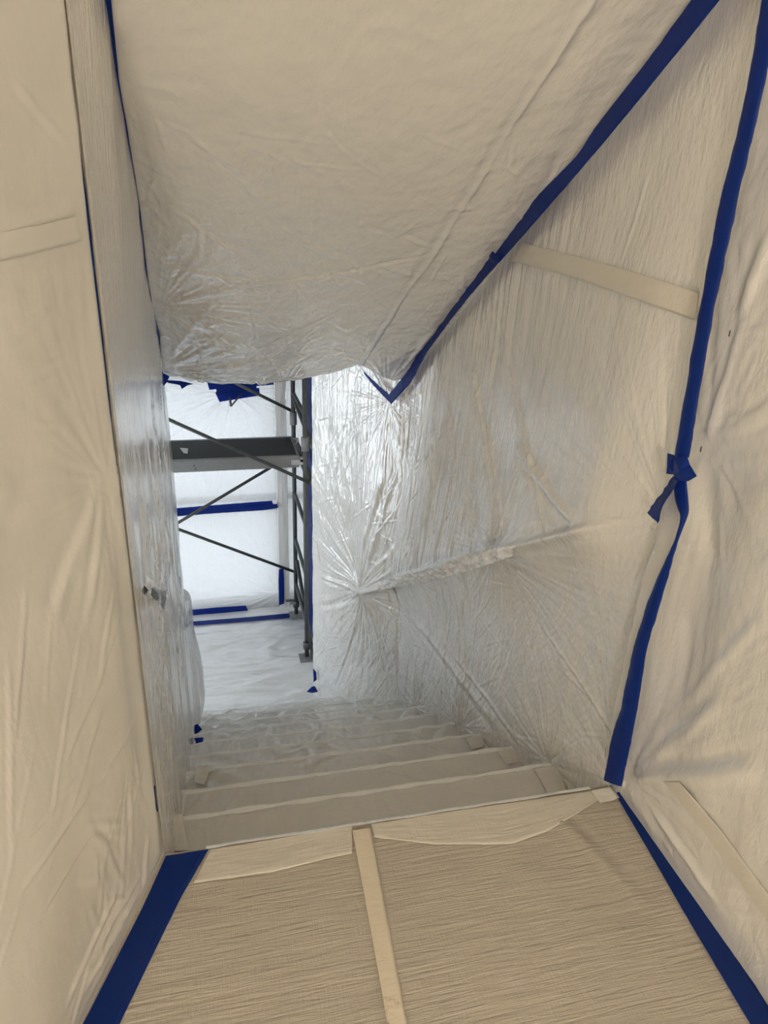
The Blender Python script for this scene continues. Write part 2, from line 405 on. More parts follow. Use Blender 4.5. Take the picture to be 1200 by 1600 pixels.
V_ = wallpx((611, 628)); HR = wallpx((575, 922)); HL = wallpx((805, 862))
d += fade*pleats(S, Zz, HR, .013, .55, 9, 21)+fade*pleats(S, Zz, V_, .007, .45, 8, 22)+fade*pleats(S, Zz, HL, .008, .45, 9, 23)
for q, a_, r_, sd in (((760, 425), .004, .5, 24), ((860, 1190), .006, .3, 25), ((725, 1135), .008, .25, 26), ((650, 1105), .008, .25, 27), ((1040, 815), .005, .4, 28), ((965, 1225), .004, .35, 29)):
    d += fade*pleats(S, Zz, wallpx(q), a_, r_, 8, sd)
for a_, b_, am, w_ in (((820, 690), (960, 835), .018, .022), ((745, 560), (800, 800), .016, .018), ((700, 540), (740, 840), -.012, .02), ((640, 955), (800, 1165), .012, .026),
                       ((630, 935), (625, 1090), .014, .02), ((638, 610), (640, 720), .010, .012), ((632, 720), (585, 890), .018, .022), ((612, 740), (575, 880), -.014, .02),
                       ((850, 700), (905, 860), .010, .014), ((800, 560), (870, 760), .008, .012), ((700, 1010), (830, 1180), .008, .014), ((500, 900), (570, 925), .012, .014),
                       ((500, 950), (570, 930), -.012, .02), ((520, 1080), (570, 940), .008, .012), ((840, 960), (980, 1180), .006, .01), ((770, 640), (830, 860), .012, .016),
                       ((680, 560), (700, 850), .012, .014), ((545, 640), (520, 760), .006, .01), ((830, 850), (1035, 800), -.022, .035)):
    d += fade*crease(S, Zz, wallpx(a_), wallpx(b_), am*.62, w_*.8)
d += fade*rand_creases(S, Zz, (1.0, 3.1, -1.2, 1.0), 190, 1.5, .25, .42, .0026, .0042, 201)
d += fade*rand_creases(S, Zz, (0, 3.1, -1.6, 1.6), 90, 2.3, .5, .3, .0018, .0042, 202)
d += fade*rand_creases(S, Zz, (.2, 3.1, -1.8, .3), 120, 2.0, .5, .25, .0024, .0045, 203)
RW_d, RW_S, RW_n, RW_m = d, s, n, m_
def rw_depth(p):
    """how far the right wall film stands off the wall at a point"""
    sv = p[1] if p[1] < 2.22 else 2.22+np.linalg.norm(np.array(p[:2])-DIAG_A)
    i = int(np.clip(np.interp(sv, RW_S, np.arange(RW_n)), 0, RW_n-1))
    b0 = max(-.62*sv-.25, LOW-.01); t0 = ZC+.03-SL*min(sv, 2.22)
    j = int(np.clip((p[2]-b0)/(t0-b0)*(RW_m-1), 0, RW_m-1))
    return RW_d[max(0, i-6):i+7, max(0, j-6):j+7].max()
def on_film(q, lift=.003):
    p = on_right(q, 0)
    for _ in range(4): p = on_right(q, rw_depth(p)+lift)
    return p
sheet(P, np.stack([S, Zz], -1), d, MID, 'film_shiny', 'shiny wrinkled plastic sheet over the stair wall with a handrail beneath it')

# overlap band on that wall (double layer seam)
def patch(ea, eb, mat, label, cat='plastic band', **kw):
    return tag(strip('plastic_band', ea, eb, MID, mat, **kw), label, cat)
lift = .030
def along(pts, k=14):
    return [tuple(np.array(pts[i])*(1-f)+np.array(pts[i+1])*f) for i in range(len(pts)-1) for f in np.linspace(0, 1, k, endpoint=False)]+[pts[-1]]
patch([on_film(q) for q in along(((817, 380), (900, 400), (1000, 428), (1092, 458)))], [on_film(q) for q in along(((800, 408), (890, 432), (990, 466), (1086, 500)))],
      'film_band', 'pale overlap band of plastic crossing the right wall between the two blue tapes', n=60, m_=9, wob=.001, seed=3, thick=.0004)

# right landing wall film (towards the camera from the taped seam)
n, m_ = 340, 340
s = np.linspace(0, 2.9, n); z = np.linspace(-.02, LC, m_); S, Zz = np.meshgrid(s, z, indexing='ij')
P = np.stack([np.full_like(S, W+.015), -S, Zz], -1)
def rl(q):
    a = on_x(q, W); return (-a[1], a[2])
d = .004*fbm(S*2, Zz*1.5, 31)+.0012*fbm(S*16, Zz*9, 32)+.0010*ridged(S*20+Zz*22, Zz*6-S*6, 36)
d += -.03*np.exp(-((S-.14)/.09)**2)*sstep(.15, .5, Zz)*(1-sstep(.9, 1.15, Zz))
d += pleats(S, Zz, rl((978, 1213)), .008, .45, 8, 33)+pleats(S, Zz, rl((1095, 702)), .006, .35, 8, 34)+pleats(S, Zz, rl((1142, 520)), .003, .25, 7, 35)
for a_, b_, am, w_ in (((985, 1212), (1200, 1210), .022, .022), ((1000, 1190), (1130, 1090), .012, .018), ((1040, 1120), (1200, 950), .010, .016), ((1110, 690), (1200, 640), .012, .02),
                       ((1085, 730), (1085, 900), -.015, .03), ((1150, 500), (1195, 350), .014, .018), ((1095, 700), (1160, 480), .010, .012), ((1010, 1260), (1130, 1440), .008, .012),
                       ((1060, 960), (1040, 1100), -.010, .02)):
    d += crease(S, Zz, rl(a_), rl(b_), am*.55, w_*.9)
d += rand_creases(S, Zz, (.05, 1.2, .0, 2.2), 90, .9, .3, .28, .0016, .006, 204)
d *= sstep(0, .05, Zz)
RLd = d
def on_landing_film(q):
    lf = 0.
    for _ in range(3):
        p = on_x(q, W+.015-lf-.001); i = int(np.clip(-p[1]/2.9*339, 0, 339)); j = int(np.clip((p[2]+.02)/(LC+.02)*339, 0, 339))
        lf = RLd[max(0, i-3):i+4, max(0, j-3):j+4].max()
    return p
sheet(P, np.stack([S, Zz], -1), d, MID, 'film_wall', 'plastic sheet on the landing wall right of the vertical blue tape')
patch([on_landing_film(q) for q in along(((1038, 1222), (1100, 1300), (1160, 1385), (1240, 1495)), 8)], [on_landing_film(q) for q in along(((1062, 1222), (1125, 1295), (1180, 1370), (1260, 1475)), 8)],
      'film_band', 'pale diagonal strip low on the landing wall beside the floor tape', n=40, m_=7, wob=.0006, seed=4, thick=.0004)

# left landing wall film
n, m_ = 420, 420
s = np.linspace(-.03, 2.6, n); z = np.linspace(-.02, LC, m_); S, Zz = np.meshgrid(s, z, indexing='ij')
P = np.stack([np.where(S > 0, LEFT_DIR[0]*S, .005+S*0), np.where(S > 0, LEFT_DIR[1]*S, -S), Zz], -1)
def ll(q):
    a = on_stairwell_left(q); return (np.linalg.norm(a[:2]), a[2])
d = .010*fbm(S*1.8, Zz*1.3, 41)+.0008*fbm(S*14, Zz*8, 42)+.012
d += pleats(S, Zz, ll((160, 748)), .0022, .3, 6, 43)
d += -.004*np.exp(-((S-.07)/.04)**2)*sstep(.1, .5, Zz)*(1-sstep(.92, 1.0, Zz))
for a_, b_, am, w_ in (((0, 1410), (135, 1225), .010, .008), ((45, 1430), (150, 1275), .005, .006), ((140, 1220), (215, 1110), .007, .006), ((0, 120), (95, 225), .006, .007), ((0, 355), (110, 330), .006, .008),
                       ((15, 1320), (110, 1210), .004, .005), ((170, 1260), (235, 1180), .004, .005), ((155, 760), (60, 1000), .008, .02), ((158, 765), (120, 1000), .007, .014),
                       ((120, 1560), (215, 1390), .012, .012), ((90, 1580), (190, 1370), .010, .012), ((150, 1480), (225, 1350), .009, .009), ((0, 520), (70, 480), .004, .006), ((20, 590), (90, 560), .004, .005),
                       ((35, 660), (80, 665), .003, .004), ((0, 760), (150, 750), -.008, .03)):
    d += crease(S, Zz, ll(a_), ll(b_), am*.4, w_*.8)
d += rand_creases(S, Zz, (.05, 1.0, .0, 1.0), 40, 2.2, .3, .3, .0016, .005, 205)+rand_creases(S, Zz, (.02, .35, .02, .4), 30, 1.4, .4, .16, .0018, .006, 206)
d *= sstep(0, .03, S)*sstep(0, .05, Zz)
d += .010*(1-sstep(.10, .60, S))*np.clip(S/.10, 0, 1)*sstep(.08, .5, Zz)*(1-sstep(.84, .98, Zz))
LFd = d
def on_left_film(q):
    lf = .01
    for _ in range(3):
        p = on_stairwell_left(q, lf+.001); i = int(np.clip((np.linalg.norm(p[:2])+.03)/2.63*419, 0, 419)); j = int(np.clip((p[2]+.02)/(LC+.02)*419, 0, 419))
        lf = LFd[max(0, i-3):i+4, max(0, j-3):j+4].max()
    return p
sheet(P, np.stack([S, Zz], -1), d, MID, 'film_smooth', 'smooth cream plastic sheet covering the landing wall at the left floor tape')
tag(strip('plastic_band', [on_left_film(q) for q in along(((-60, 362), (0, 363), (60, 352), (117, 339)), 8)], [on_left_film(q) for q in along(((-60, 408), (0, 408), (60, 394), (126, 376)), 8)],
          MID, 'film_smooth', n=40, m_=7, wob=.0004, seed=5, thick=.0003), 'faint seam band on the cream landing wall beside the dark tape line', 'plastic band')

# left stair wall film (narrow strip seen at a grazing angle)
n, m_ = 260, 300
s = np.linspace(0, 2.42, n); t = np.linspace(0, 1, m_); S, T = np.meshgrid(s, t, indexing='ij')
bot = -.62*S-.30; top = ZC+.03-SL*S; Zz = bot*(1-T)+top*T
P = np.stack([.004-.030*sstep(0, 2.2, S), S-.004, Zz], -1)
P[..., 0] -= .04*sstep(2.0, 2.42, S)
bl = T**3*sstep(.0, .35, S)
P[..., 0] = P[..., 0]*(1-bl)+(.052-.043*S)*bl
d = .006*fbm(S*2, Zz*1.6, 51)
lowz = 1-sstep(.75, 1.15, Zz+.2*S)
d += lowz*(.005*ridged(S*5, Zz*.7, 52)+.0045*ridged(S*13, Zz*1.0, 53)+.0022*ridged(S*30, Zz*2, 54))
d += rand_creases(S, Zz, (.1, 2.3, -1.6, .9), 90, 1.5, .25, .4, .003, .006, 209)
a0 = (.52, .43)
d += pleats(S, Zz, a0, .008, .4, 8, 55)
d *= sstep(0, .06, S)
sheet(P, np.stack([S, Zz], -1), d, MID, 'film_shiny', 'narrow silvery plastic sheet on the left stair wall between two dark tapes')

# soffit film above the stairs
n, m_ = 460, 320
edgeX = np.array([-.06, -.044, .1, .244, .45, .69, .884, 1.0, 1.13, 1.24]); edgeY = np.array([2.20, 2.225, 2.30, 2.335, 2.33, 2.27, 2.16, 2.30, 2.43, 2.30])
x = np.linspace(0, 1, m_); yv = np.linspace(0, 1, n); V, U = np.meshgrid(yv, x, indexing='ij')
Xl = np.full_like(V, -.03)
X_ = Xl*(1-U)+(W+.012)*U
ye = np.interp(X_, edgeX, edgeY)
ye = np.apply_along_axis(lambda r: np.convolve(np.pad(r, 6, mode='edge'), np.ones(13)/13, 'valid'), 1, ye)
Y_ = -.72+(ye+.72)*V
P = np.stack([X_, Y_, ZC-SL*Y_+.0], -1)
xc = 1.0-.045*Y_
sag = .030*np.sin(np.pi*np.clip((X_-Xl)/(xc-Xl), 0, 1))*sstep(-.5, .8, Y_)
d = sag+.006*fbm(X_*2, Y_*1.6, 61)+.0016*fbm(X_*11+Y_*9, Y_*13-X_*9, 62)
xc2 = xc+.012*perlin(Y_*3, Y_*0+2.2, 66)
d += .009*np.exp(-np.abs((X_-xc2)/.014)**1.3)*(1+.6*perlin(Y_*4, Y_*0, 67))
d += .010*sstep(0, .05, xc-X_)+.0010*ridged(X_*9+Y_*16, Y_*7-X_*14, 68)+.0005*fbm(X_*60+Y_*40, Y_*50-X_*40, 69)
def so(q):
    a = on_soffit(q); return (a[0], a[1])
ed = sstep(.03, .09, U)*(1-sstep(.97, 1, U))
d += ed*pleats(X_, Y_, so((246, 575)), .010, .5, 9, 63)+ed*pleats(X_, Y_, so((250, 470)), .008, .4, 8, 64)+ed*pleats(X_, Y_, so((605, 600)), .010, .4, 7, 65)
for a_, b_, am, w_ in (((255, 560), (350, 430), .010, .018), ((255, 570), (400, 500), .012, .02), ((258, 580), (450, 540), .010, .016), ((250, 400), (400, 425), -.007, .01), ((390, 425), (690, 392), -.007, .01),
                       ((560, 572), (640, 440), .012, .014), ((350, 180), (520, 205), .003, .006), ((430, 590), (560, 560), .006, .012), ((610, 600), (690, 500), .012, .02)):
    d += ed*crease(X_, Y_, so(a_), so(b_), am*.6, w_*.8)
d += ed*rand_creases(X_, Y_, (0, 1.2, .6, 2.3), 110, .9, .5, .18, .0022, .006, 207)+ed*rand_creases(X_, Y_, (0, .6, 1.5, 2.3), 40, -1.1, .4, .3, .004, .009, 208)
# the film rolls up round the header at its lower edge
roll = sstep(.955, 1, V)
P[..., 2] += .05*roll**2
sheet(P, np.stack([X_, Y_], -1), d, MID, 'film_soffit', 'large plastic sheet sagging under the sloping ceiling above the stairs')

# landing floor film
n, m_ = 320, 340
x = np.linspace(0, 1, n); y = np.linspace(-2.9, .004, m_); X_, Y_ = np.meshgrid(x, y, indexing='ij')
xl = .353*np.minimum(Y_, 0)-.01; X_ = xl+(W+.01-xl)*X_
P = np.stack([X_, Y_, np.zeros_like(X_)], -1)
d = .0016*fbm(X_*3, Y_*4, 71)+.0011*ridged(X_*4+.4*perlin(X_*2, Y_*5, 74), Y_*52, 72)+.0006*ridged(X_*6, Y_*95, 73)
d += .004*crease(X_, Y_, (1.02, -.05), (1.12, -.4), 1, .02)
d *= 1-.7*np.exp(-(Y_/.05)**2)
sheet(P, np.stack([X_, Y_], -1), d, (.6, -.5, 2), 'film_floor', 'finely crinkled plastic sheet on the landing floor', 'floor sheet')
def flap(top_, bot_, label, seed):
    A = [on_z(q, .0) for q in top_]; B = [on_z(q, .0) for q in bot_]
    for c in A+B: c[2] = .0035
    return tag(strip('plastic_flap', A, B, (.6, -.5, 2), 'film_flap', n=80, m_=14, wob=.0012, seed=seed, thick=.0006), label, 'plastic sheet')
flap(((580, 1290), (700, 1271), (800, 1256), (938, 1236)), ((585, 1310), (680, 1321), (800, 1321), (860, 1298), (938, 1250)), 'pale flap of plastic folded over the top step edge right of the floor strip', 7)
flap(((330, 1329), (430, 1313), (550, 1293)), ((303, 1382), (420, 1365), (550, 1335)), 'pale flap of plastic folded over the top step edge left of the floor strip', 8)
A = [(.474, -.02, .006), (.465, -.25, .006), (.453, -.50, .006), (.43, -1.2, .006), (.40, -2.6, .006)]; B = [(.522, -.02, .006), (.507, -.25, .006), (.491, -.51, .006), (.47, -1.2, .006), (.44, -2.6, .006)]
tag(strip('tape_strip', A, B, (.5, -.5, 2), 'floor_strip', n=120, m_=7, wob=.0008, seed=9, thick=.001), 'cream tape strip with rusty scuffs down the middle of the landing floor', 'tape')

# ------------------------------------------------------------------ staircase under film
st = tag(empty('staircase', (W/2, 0, 0)), 'flight of steps wrapped in grey plastic film going down', 'stairs')
def step_surface(kk):
    """riser under nosing kk-1, then the tread out to nosing kk"""
    y0, y1, z0, z1 = (kk-1)*RUN, kk*RUN, -(kk-1)*RISE, -kk*RISE
    prof = [(y0, z0-.012), (y0-.004, z0-.019)]
    prof += [(y0-.012, z0-.03), (y0-.012, z0-.10), (y0-.008, z1+.03), (y0+.004, z1+.008), (y0+.03, z1)]
    prof += [(y0+.03+(y1-.015-y0-.03)*i/8, z1) for i in range(1, 9)]
    prof += [(y1-.015+.015*math.sin(a), z1-.015+.015*math.cos(a)) for a in np.linspace(.2, 1.75, 8)]
    return np.array(prof)
for kk in range(1, NST+1):
    pr = step_surface(kk) if kk < NST else step_surface(kk)[:8]
    seg = np.r_[0, np.cumsum(np.linalg.norm(np.diff(pr, axis=0), axis=1))]
    tt = np.unique(np.r_[np.linspace(0, seg[-1]-.03, 60), np.linspace(seg[-1]-.03, seg[-1], 14)]); mm_ = len(tt)
    prof = np.stack([np.interp(tt, seg, pr[:, 0]), np.interp(tt, seg, pr[:, 1])], 1)
    n = 160; x = np.linspace(-.035, W+.02, n)
    P = np.zeros((n, mm_, 3)); P[..., 0] = x[:, None]; P[..., 1] = prof[None, :, 0]; P[..., 2] = prof[None, :, 1]
    X_, T_ = np.meshgrid(x, tt, indexing='ij'); Yw = P[..., 1]
    tread = sstep(RISE, RISE+.05, T_)
    amp = .3+.7*sstep(1, 5, kk)
    d = tread*amp*(.003*fbm(X_*4+kk*3.1, Yw*5, 80+kk)+.0022*ridged(X_*14+Yw*6, Yw*5-X_*3, 90+kk)+.0012*ridged(X_*30-Yw*9, Yw*14, 190+kk))
    left = np.exp(-((X_-.05)/.35)**2)
    d += tread*left*amp*.010*ridged((X_*.6+Yw*1.0)*7, X_*.7+kk, 97)
    right = np.exp(-((X_-W)/.25)**2)
    d += tread*right*amp*.009*ridged((X_*.9-Yw*.8)*9, kk+X_, 98)
    d += .0014*perlin(X_*18, Yw*4+kk, 99)+.0016*ridged(X_*26, Yw*3+kk, 100)*sstep(.0, .12, T_-RISE)
    d += tread*amp*(rand_creases(X_, T_, (0, .6, RISE, RISE+.3), 16, .8, .3, .22, .006, .008, 300+kk)+rand_creases(X_, T_, (.6, 1.2, RISE, RISE+.3), 12, 2.3, .4, .2, .006, .008, 320+kk))
    N = toward(P, normals(P), (.6, kk*RUN-.3, 3))
    PP = P+N*d[..., None]; so_ = grid_mesh('step', PP, np.stack([X_, T_], -1), 'film_step', st)
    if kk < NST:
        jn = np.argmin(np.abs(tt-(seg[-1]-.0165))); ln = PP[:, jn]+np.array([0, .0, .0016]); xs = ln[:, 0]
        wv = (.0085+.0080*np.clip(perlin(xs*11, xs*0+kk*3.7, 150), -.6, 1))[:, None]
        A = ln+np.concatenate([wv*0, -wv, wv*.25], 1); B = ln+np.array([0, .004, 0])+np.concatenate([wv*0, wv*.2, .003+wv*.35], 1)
        strip('nosing_highlight_fold', A, B, (.6, kk*RUN-.5, 3), 'film_highlight', so_, n=160, m_=4, wob=.0006, seed=150+kk, thick=.0006)  # pale ribbon added along the nosing to draw its highlight line

xs = np.linspace(.105, W-.06, 160); wv = .004+.004*np.clip(perlin(xs*9, xs*0+.7, 160), -.6, 1)  # whitened ribbon for the highlight on the landing edge
tag(strip('plastic_highlight_fold', np.stack([xs, -.002-wv, .0075+xs*0], 1), np.stack([xs, .006+xs*0, .004+xs*0], 1), (.6, -.5, 3), 'film_highlight', n=160, m_=4, wob=.0008, seed=161),
    'thin plastic fold whitened as a highlight along the top step edge', 'highlight fold')
# lower hall floor film
n, m_ = 220, 220
x = np.linspace(-2.2, 1.0, n); y = np.linspace((NST-1)*RUN-.01, YW+.02, m_); X_, Y_ = np.meshgrid(x, y, indexing='ij')
P = np.stack([X_, Y_, np.full_like(X_, LOW+.002)], -1)
d = .010*fbm(X_*2.2, Y_*5, 101)+.009*ridged(X_*2.0+.6*perlin(X_*2, Y_*3, 5), Y_*7, 102)+.004*ridged(X_*6, Y_*17, 103)
d = (d-.006)*(1-.85*sstep(4.0, 4.2, Y_))
sheet(P, np.stack([X_, Y_], -1), d, (.3, 3, 2), 'film_low_floor', 'rumpled white plastic sheet on the lower floor before the window', 'floor sheet')
# film over the right wall of the lower opening
n, m_ = 60, 140
y = np.linspace(3.0, YW, n); z = np.linspace(LOW, .6, m_); Y_, Zz = np.meshgrid(y, z, indexing='ij')
P = np.stack([np.full_like(Y_, .905), Y_, Zz], -1)
sheet(P, np.stack([Y_, Zz], -1), .008*fbm(Y_*3, Zz*2, 111)+.003*ridged(Y_*8, Zz*2, 112), (0, 3.5, -.5), 'film_low_floor', 'white plastic sheet on the hall wall behind the scaffold frame')

# window films
def wfilm(x0, x1, z0, z1, yoff, seed, label, an):
    n, m_ = 150, 190
    x = np.linspace(x0, x1, n); z = np.linspace(z0, z1, m_); X_, Zz = np.meshgrid(x, z, indexing='ij')
    P = np.stack([X_, np.full_like(X_, YW-yoff), Zz], -1)
    d = .010*fbm(X_*2.5, Zz*2, seed)+.003*ridged(X_*9, Zz*2.5, seed+1)
    for a_, am, rr in an: d += pleats(X_, Zz, a_, am, rr, 9, seed+3)
    sheet(P, np.stack([X_, Zz], -1), d, (.2, 3, -.5), 'film_window', label)
wfilm(-.78, .668, -.93, .32, .045, 121, 'backlit plastic sheet over the upper half of the window', (((.33, .10), .022, .7), ((-.3, .25), .01, .5)))
wfilm(-.78, .668, LOW, -.885, .055, 124, 'brightest backlit plastic sheet over the lower half of the window', (((.65, -1.75), .014, .5),))
struct('trim_1', (.672, YW-.05, LOW), (.752, YW+.01, .30))
n, m_ = 40, 160
u = np.linspace(0, 1, n); z = np.linspace(LOW, .33, m_); U, Zz = np.meshgrid(u, z, indexing='ij')
pp = np.array(resample([(.662, YW-.03, 0), (.668, YW-.066, 0), (.71, YW-.07, 0), (.756, YW-.066, 0), (.762, YW-.03, 0)], n))
P = np.stack([np.repeat(pp[:, :1], m_, 1), np.repeat(pp[:, 1:2], m_, 1), Zz], -1)
sheet(P, np.stack([U*.2, Zz], -1), .003*fbm(U*2, Zz*3, 141), (.6, 3, -.5), 'film_low_floor', 'grey shaded plastic sheet wrapped over the pier between the window panes')
wfilm(.76, .91, LOW, .32, .035, 127, 'narrow backlit plastic sheet between the grey pier and the scaffold post', ())

# half wall at the foot of the stairs, wrapped in film
edge = [(292, 922), (297, 930), (303, 977), (312, 1009), (320, 1047), (322, 1081), (320, 1100), (308, 1135), (304, 1200)]
rows = []
for q in edge:
    b_ = on_y(q, 2.42); rows.append([(-.035, 1.75, b_[2]+.12), (-.030, 2.15, b_[2]+.03), tuple(b_), (b_[0]-.06, 2.50, b_[2]), (b_[0]-.12, 2.75, b_[2]-.02)])
rows = [[(-.06, 1.75, rows[0][0][2]), (-.07, 2.15, rows[0][1][2]), (rows[0][2][0]-.05, 2.42, rows[0][2][2]+.002), (rows[0][3][0]-.04, 2.5, rows[0][2][2]), (rows[0][4][0], 2.75, rows[0][2][2])]]+rows
R_ = np.array(rows); R1 = np.stack([resample(r, 60) for r in R_], 0); R2 = np.stack([resample(R1[:, j], 90) for j in range(60)], 0)
S, T = np.meshgrid(np.linspace(0, 1.1, 60), np.linspace(0, 1, 90), indexing='ij')
sheet(R2, np.stack([S, T], -1), .006*fbm(S*4, T*3, 131)+.005*ridged(S*9, T*2, 132)+pleats(S, T, (.0, .0), .010, .5, 9, 133), (.8, 1.5, .5), 'film_shiny',
      'bulging plastic-wrapped half wall at the foot of the stairs', 'half wall')

# ================================================================== BLUE TAPE
SX = W-.045
blue([on_x(q, SX) for q in ((1218, -120), (1192, 0), (1162, 167), (1129, 300), (1094, 479), (1070, 622), (1054, 715))],
     [on_x(q, SX) for q in ((1246, -120), (1222, 0), (1188, 167), (1156, 300), (1117, 479), (1092, 622), (1077, 715))], (0, -1, 1),
     'blue tape strip running up the wall seam above the knotted tape', n=90, wob=.0015, bulge=.006, seed=11)
blue([on_x(q, SX-.004) for q in ((1052, 744), (1056, 784), (1066, 810), (1056, 844), (1037, 881), (1011, 945), (989, 1016), (970, 1110), (957, 1147), (944, 1219))],
     [on_x(q, SX-.004) for q in ((1073, 744), (1077, 799), (1069, 822), (1057, 855), (1045, 900), (1029, 952), (1012, 1009), (996, 1110), (981, 1185), (972, 1229))], (0, -1, 1),
     'blue tape strip sagging down the wall seam from the knot to the floor', n=110, wob=.0015, bulge=.005, seed=12)
kn = tag(empty('tape_knot', on_x((1062, 735), SX)), 'crumpled blue tape knot on the wall seam at handrail height', 'tape')
def facet(name, px, X, mat, parent, depth=.012, seed=0):
    """crumpled patch: fan of px polygon points with uneven depth, closed behind"""
    rnd = random.Random(seed); pts = [Vector(on_x(q, X-rnd.uniform(0, depth))) for q in px]
    c = sum(pts, Vector())/len(pts)+Vector((-depth, 0, 0)); bk = sum(pts, Vector())/len(pts)+Vector((depth*.8, 0, 0))
    bm = bmesh.new(); v = [bm.verts.new(p_) for p_ in pts]; cv = bm.verts.new(c); bv = bm.verts.new(bk)
    for i in range(len(v)):
        j = (i+1) % len(v); bm.faces.new((v[i], v[j], cv)); bm.faces.new((v[j], v[i], bv))
    return finish(name, bm, mat, parent)
facet('fold', ((1043, 708), (1054, 711), (1056, 742), (1047, 741), (1041, 740)), SX-.012, 'blue_tape', kn, .008, 1)
facet('fold', ((1053, 715), (1074, 713), (1078, 726), (1089, 744), (1075, 752), (1062, 751), (1052, 742)), SX-.02, 'blue_tape', kn, .012, 2)
strip('tail', [on_x(q, SX-.012) for q in ((1052, 746), (1036, 770), (1022, 786), (1012, 801))], [on_x(q, SX-.03) for q in ((1060, 752), (1046, 778), (1034, 795), (1029, 818))], (0, -1, 1), 'blue_tape', kn, n=24, wob=.003, seed=13)
# film lip exposed beside the sagging tape
patch([on_x(q, SX+.012) for q in ((1047, 756), (1040, 800), (1030, 830), (1010, 890), (990, 970), (965, 1090), (945, 1200))], [on_x(q, SX+.004) for q in ((1060, 756), (1068, 806), (1056, 846), (1038, 884), (1012, 948), (972, 1112), (950, 1200))],
      'clear_tape', 'shiny loose lip of plastic beside the sagging blue tape', n=60, m_=7, wob=.003, seed=14)

FZ = .0045
def floor_pts(L_): return [on_z(q, FZ) for q in L_]
blue(floor_pts(((961, 1240), (1005, 1315), (1080, 1445), (1172, 1600), (1290, 1800), (1500, 2150))), floor_pts(((978, 1232), (1042, 1330), (1112, 1430), (1168, 1520), (1212, 1592), (1330, 1780), (1540, 2100))), (.5, -.5, 2),
     'blue floor tape along the foot of the right landing wall', n=120, wob=.0008, seed=15)
blue(floor_pts(((259, 1338), (222, 1420), (130, 1600), (20, 1820), (-80, 2020))), floor_pts(((326, 1327), (284, 1400), (246, 1477), (187, 1600), (80, 1820), (-20, 2020))), (.5, -.5, 2),
     'wide blue floor tape along the foot of the cream left wall', n=120, wob=.0008, seed=16)
def rt(q, lf=.045): return on_right(q, lf)
blue([on_x(q, SX) for q in ((1150, -95), (1081, 0), (1017, 88), (933, 196), (900, 246), (842, 304), (770, 393))], [on_x(q, SX) for q in ((1192, -85), (1125, 0), (1071, 67), (1004, 150), (942, 225), (867, 312), (780, 411))], (.2, 0, .8),
     'upper blue tape strip where the sloping ceiling meets the right wall', n=100, wob=.001, seed=17)
tk = [(767, 396), (733, 438), (696, 488), (667, 530), (637, 580), (607, 618)]; tk2 = [(779, 411), (737, 459), (704, 501), (667, 551), (643, 597), (611, 632)]
blue([rt(q, max(.055, rw_depth(rt(q, .05))+.006)) for q in along(tk, 6)], [rt(q, max(.055, rw_depth(rt(q, .05))+.006)) for q in along(tk2, 6)], (.2, .5, .3), 'lower blue tape strip down to the pointed ceiling corner', n=80, wob=.0018, seed=18)
blue([rt(q, .05) for q in ((568, 580), (585, 596), (609, 617))], [rt(q, .05) for q in ((570, 585), (584, 603), (610, 630))], (.2, .5, .3), 'short ragged blue tape rising left from the pointed ceiling corner', n=40, wob=.002, seed=19, ragged=.003)
o = tag(empty('tape_knot', on_x((773, 403), SX)), 'small blue tape fold joining the two strips along the sloping ceiling', 'tape')
facet('fold', ((763, 398), (769, 392), (779, 401), (780, 410), (773, 413), (766, 408)), SX-.012, 'blue_tape', o, .010, 3)
# dark tape lines on the left
blue([on_y(q, -.012) for q in ((75, -160), (91, 0), (106, 125), (119, 233), (132, 333), (144, 437), (165, 615), (174, 696), (181, 749), (190, 812))],
     [on_y(q, -.004) for q in ((83, -160), (98, 0), (112, 125), (125, 233), (138, 333), (150, 437), (170, 615), (178.5, 696), (184.5, 749), (192.5, 812))], (.5, -1, 1), 'thin dark tape line down the corner of the cream landing wall', n=100, m_=4, wob=.0006, seed=20)
blue([on_y(q, -.010) for q in ((239, 1228), (241, 1250), (245, 1268))], [on_y(q, -.006) for q in ((242, 1228), (244, 1250), (247, 1268))], (.5, -1, 1), 'tiny dark tape scrap low on the corner above the top step', n=16, m_=4, wob=.0006, seed=21)
blue([on_soffit(q, .02) for q in ((146, -120), (164, 0), (171, 62), (180, 125), (194, 200), (213, 317), (227, 437), (234, 492), (241, 525), (245, 571), (249, 600))],
     [on_soffit(q, .026) for q in ((156, -120), (174, 0), (180, 62), (186, 125), (199, 200), (218, 317), (231.5, 437), (241, 492), (250, 525), (252, 571), (258, 600))], (.6, .5, .5),
     'thin blue tape along the sloping ceiling and left stair wall', n=110, m_=5, wob=.001, seed=22)
o = tag(empty('tape_knot', on_y((256, 594), 2.33)), 'dark blue tape clump at the lower left ceiling corner', 'tape')
def facet_y(name, px, Y, mat, parent, depth=.012, seed=0):
    rnd = random.Random(seed); pts = [Vector(on_y(q, Y-rnd.uniform(0, depth))) for q in px]
    c = sum(pts, Vector())/len(pts)+Vector((0, -depth, 0)); bk = sum(pts, Vector())/len(pts)+Vector((0, depth*.5, 0))
    bm = bmesh.new(); v = [bm.verts.new(p_) for p_ in pts]; cv = bm.verts.new(c); bv = bm.verts.new(bk)
    for i in range(len(v)):
        j = (i+1) % len(v); bm.faces.new((v[i], v[j], cv)); bm.faces.new((v[j], v[i], bv))
    return finish(name, bm, mat, parent)
facet_y('fold', ((248, 572), (255, 583), (265, 588), (261, 597), (249, 612)), 2.33, 'blue_tape', o, .02, 5)
facet_y('fold', ((259, 594), (282, 595), (303, 600), (293, 602), (284, 608), (282, 602), (262, 598)), 2.36, 'blue_tape', o, .01, 6)

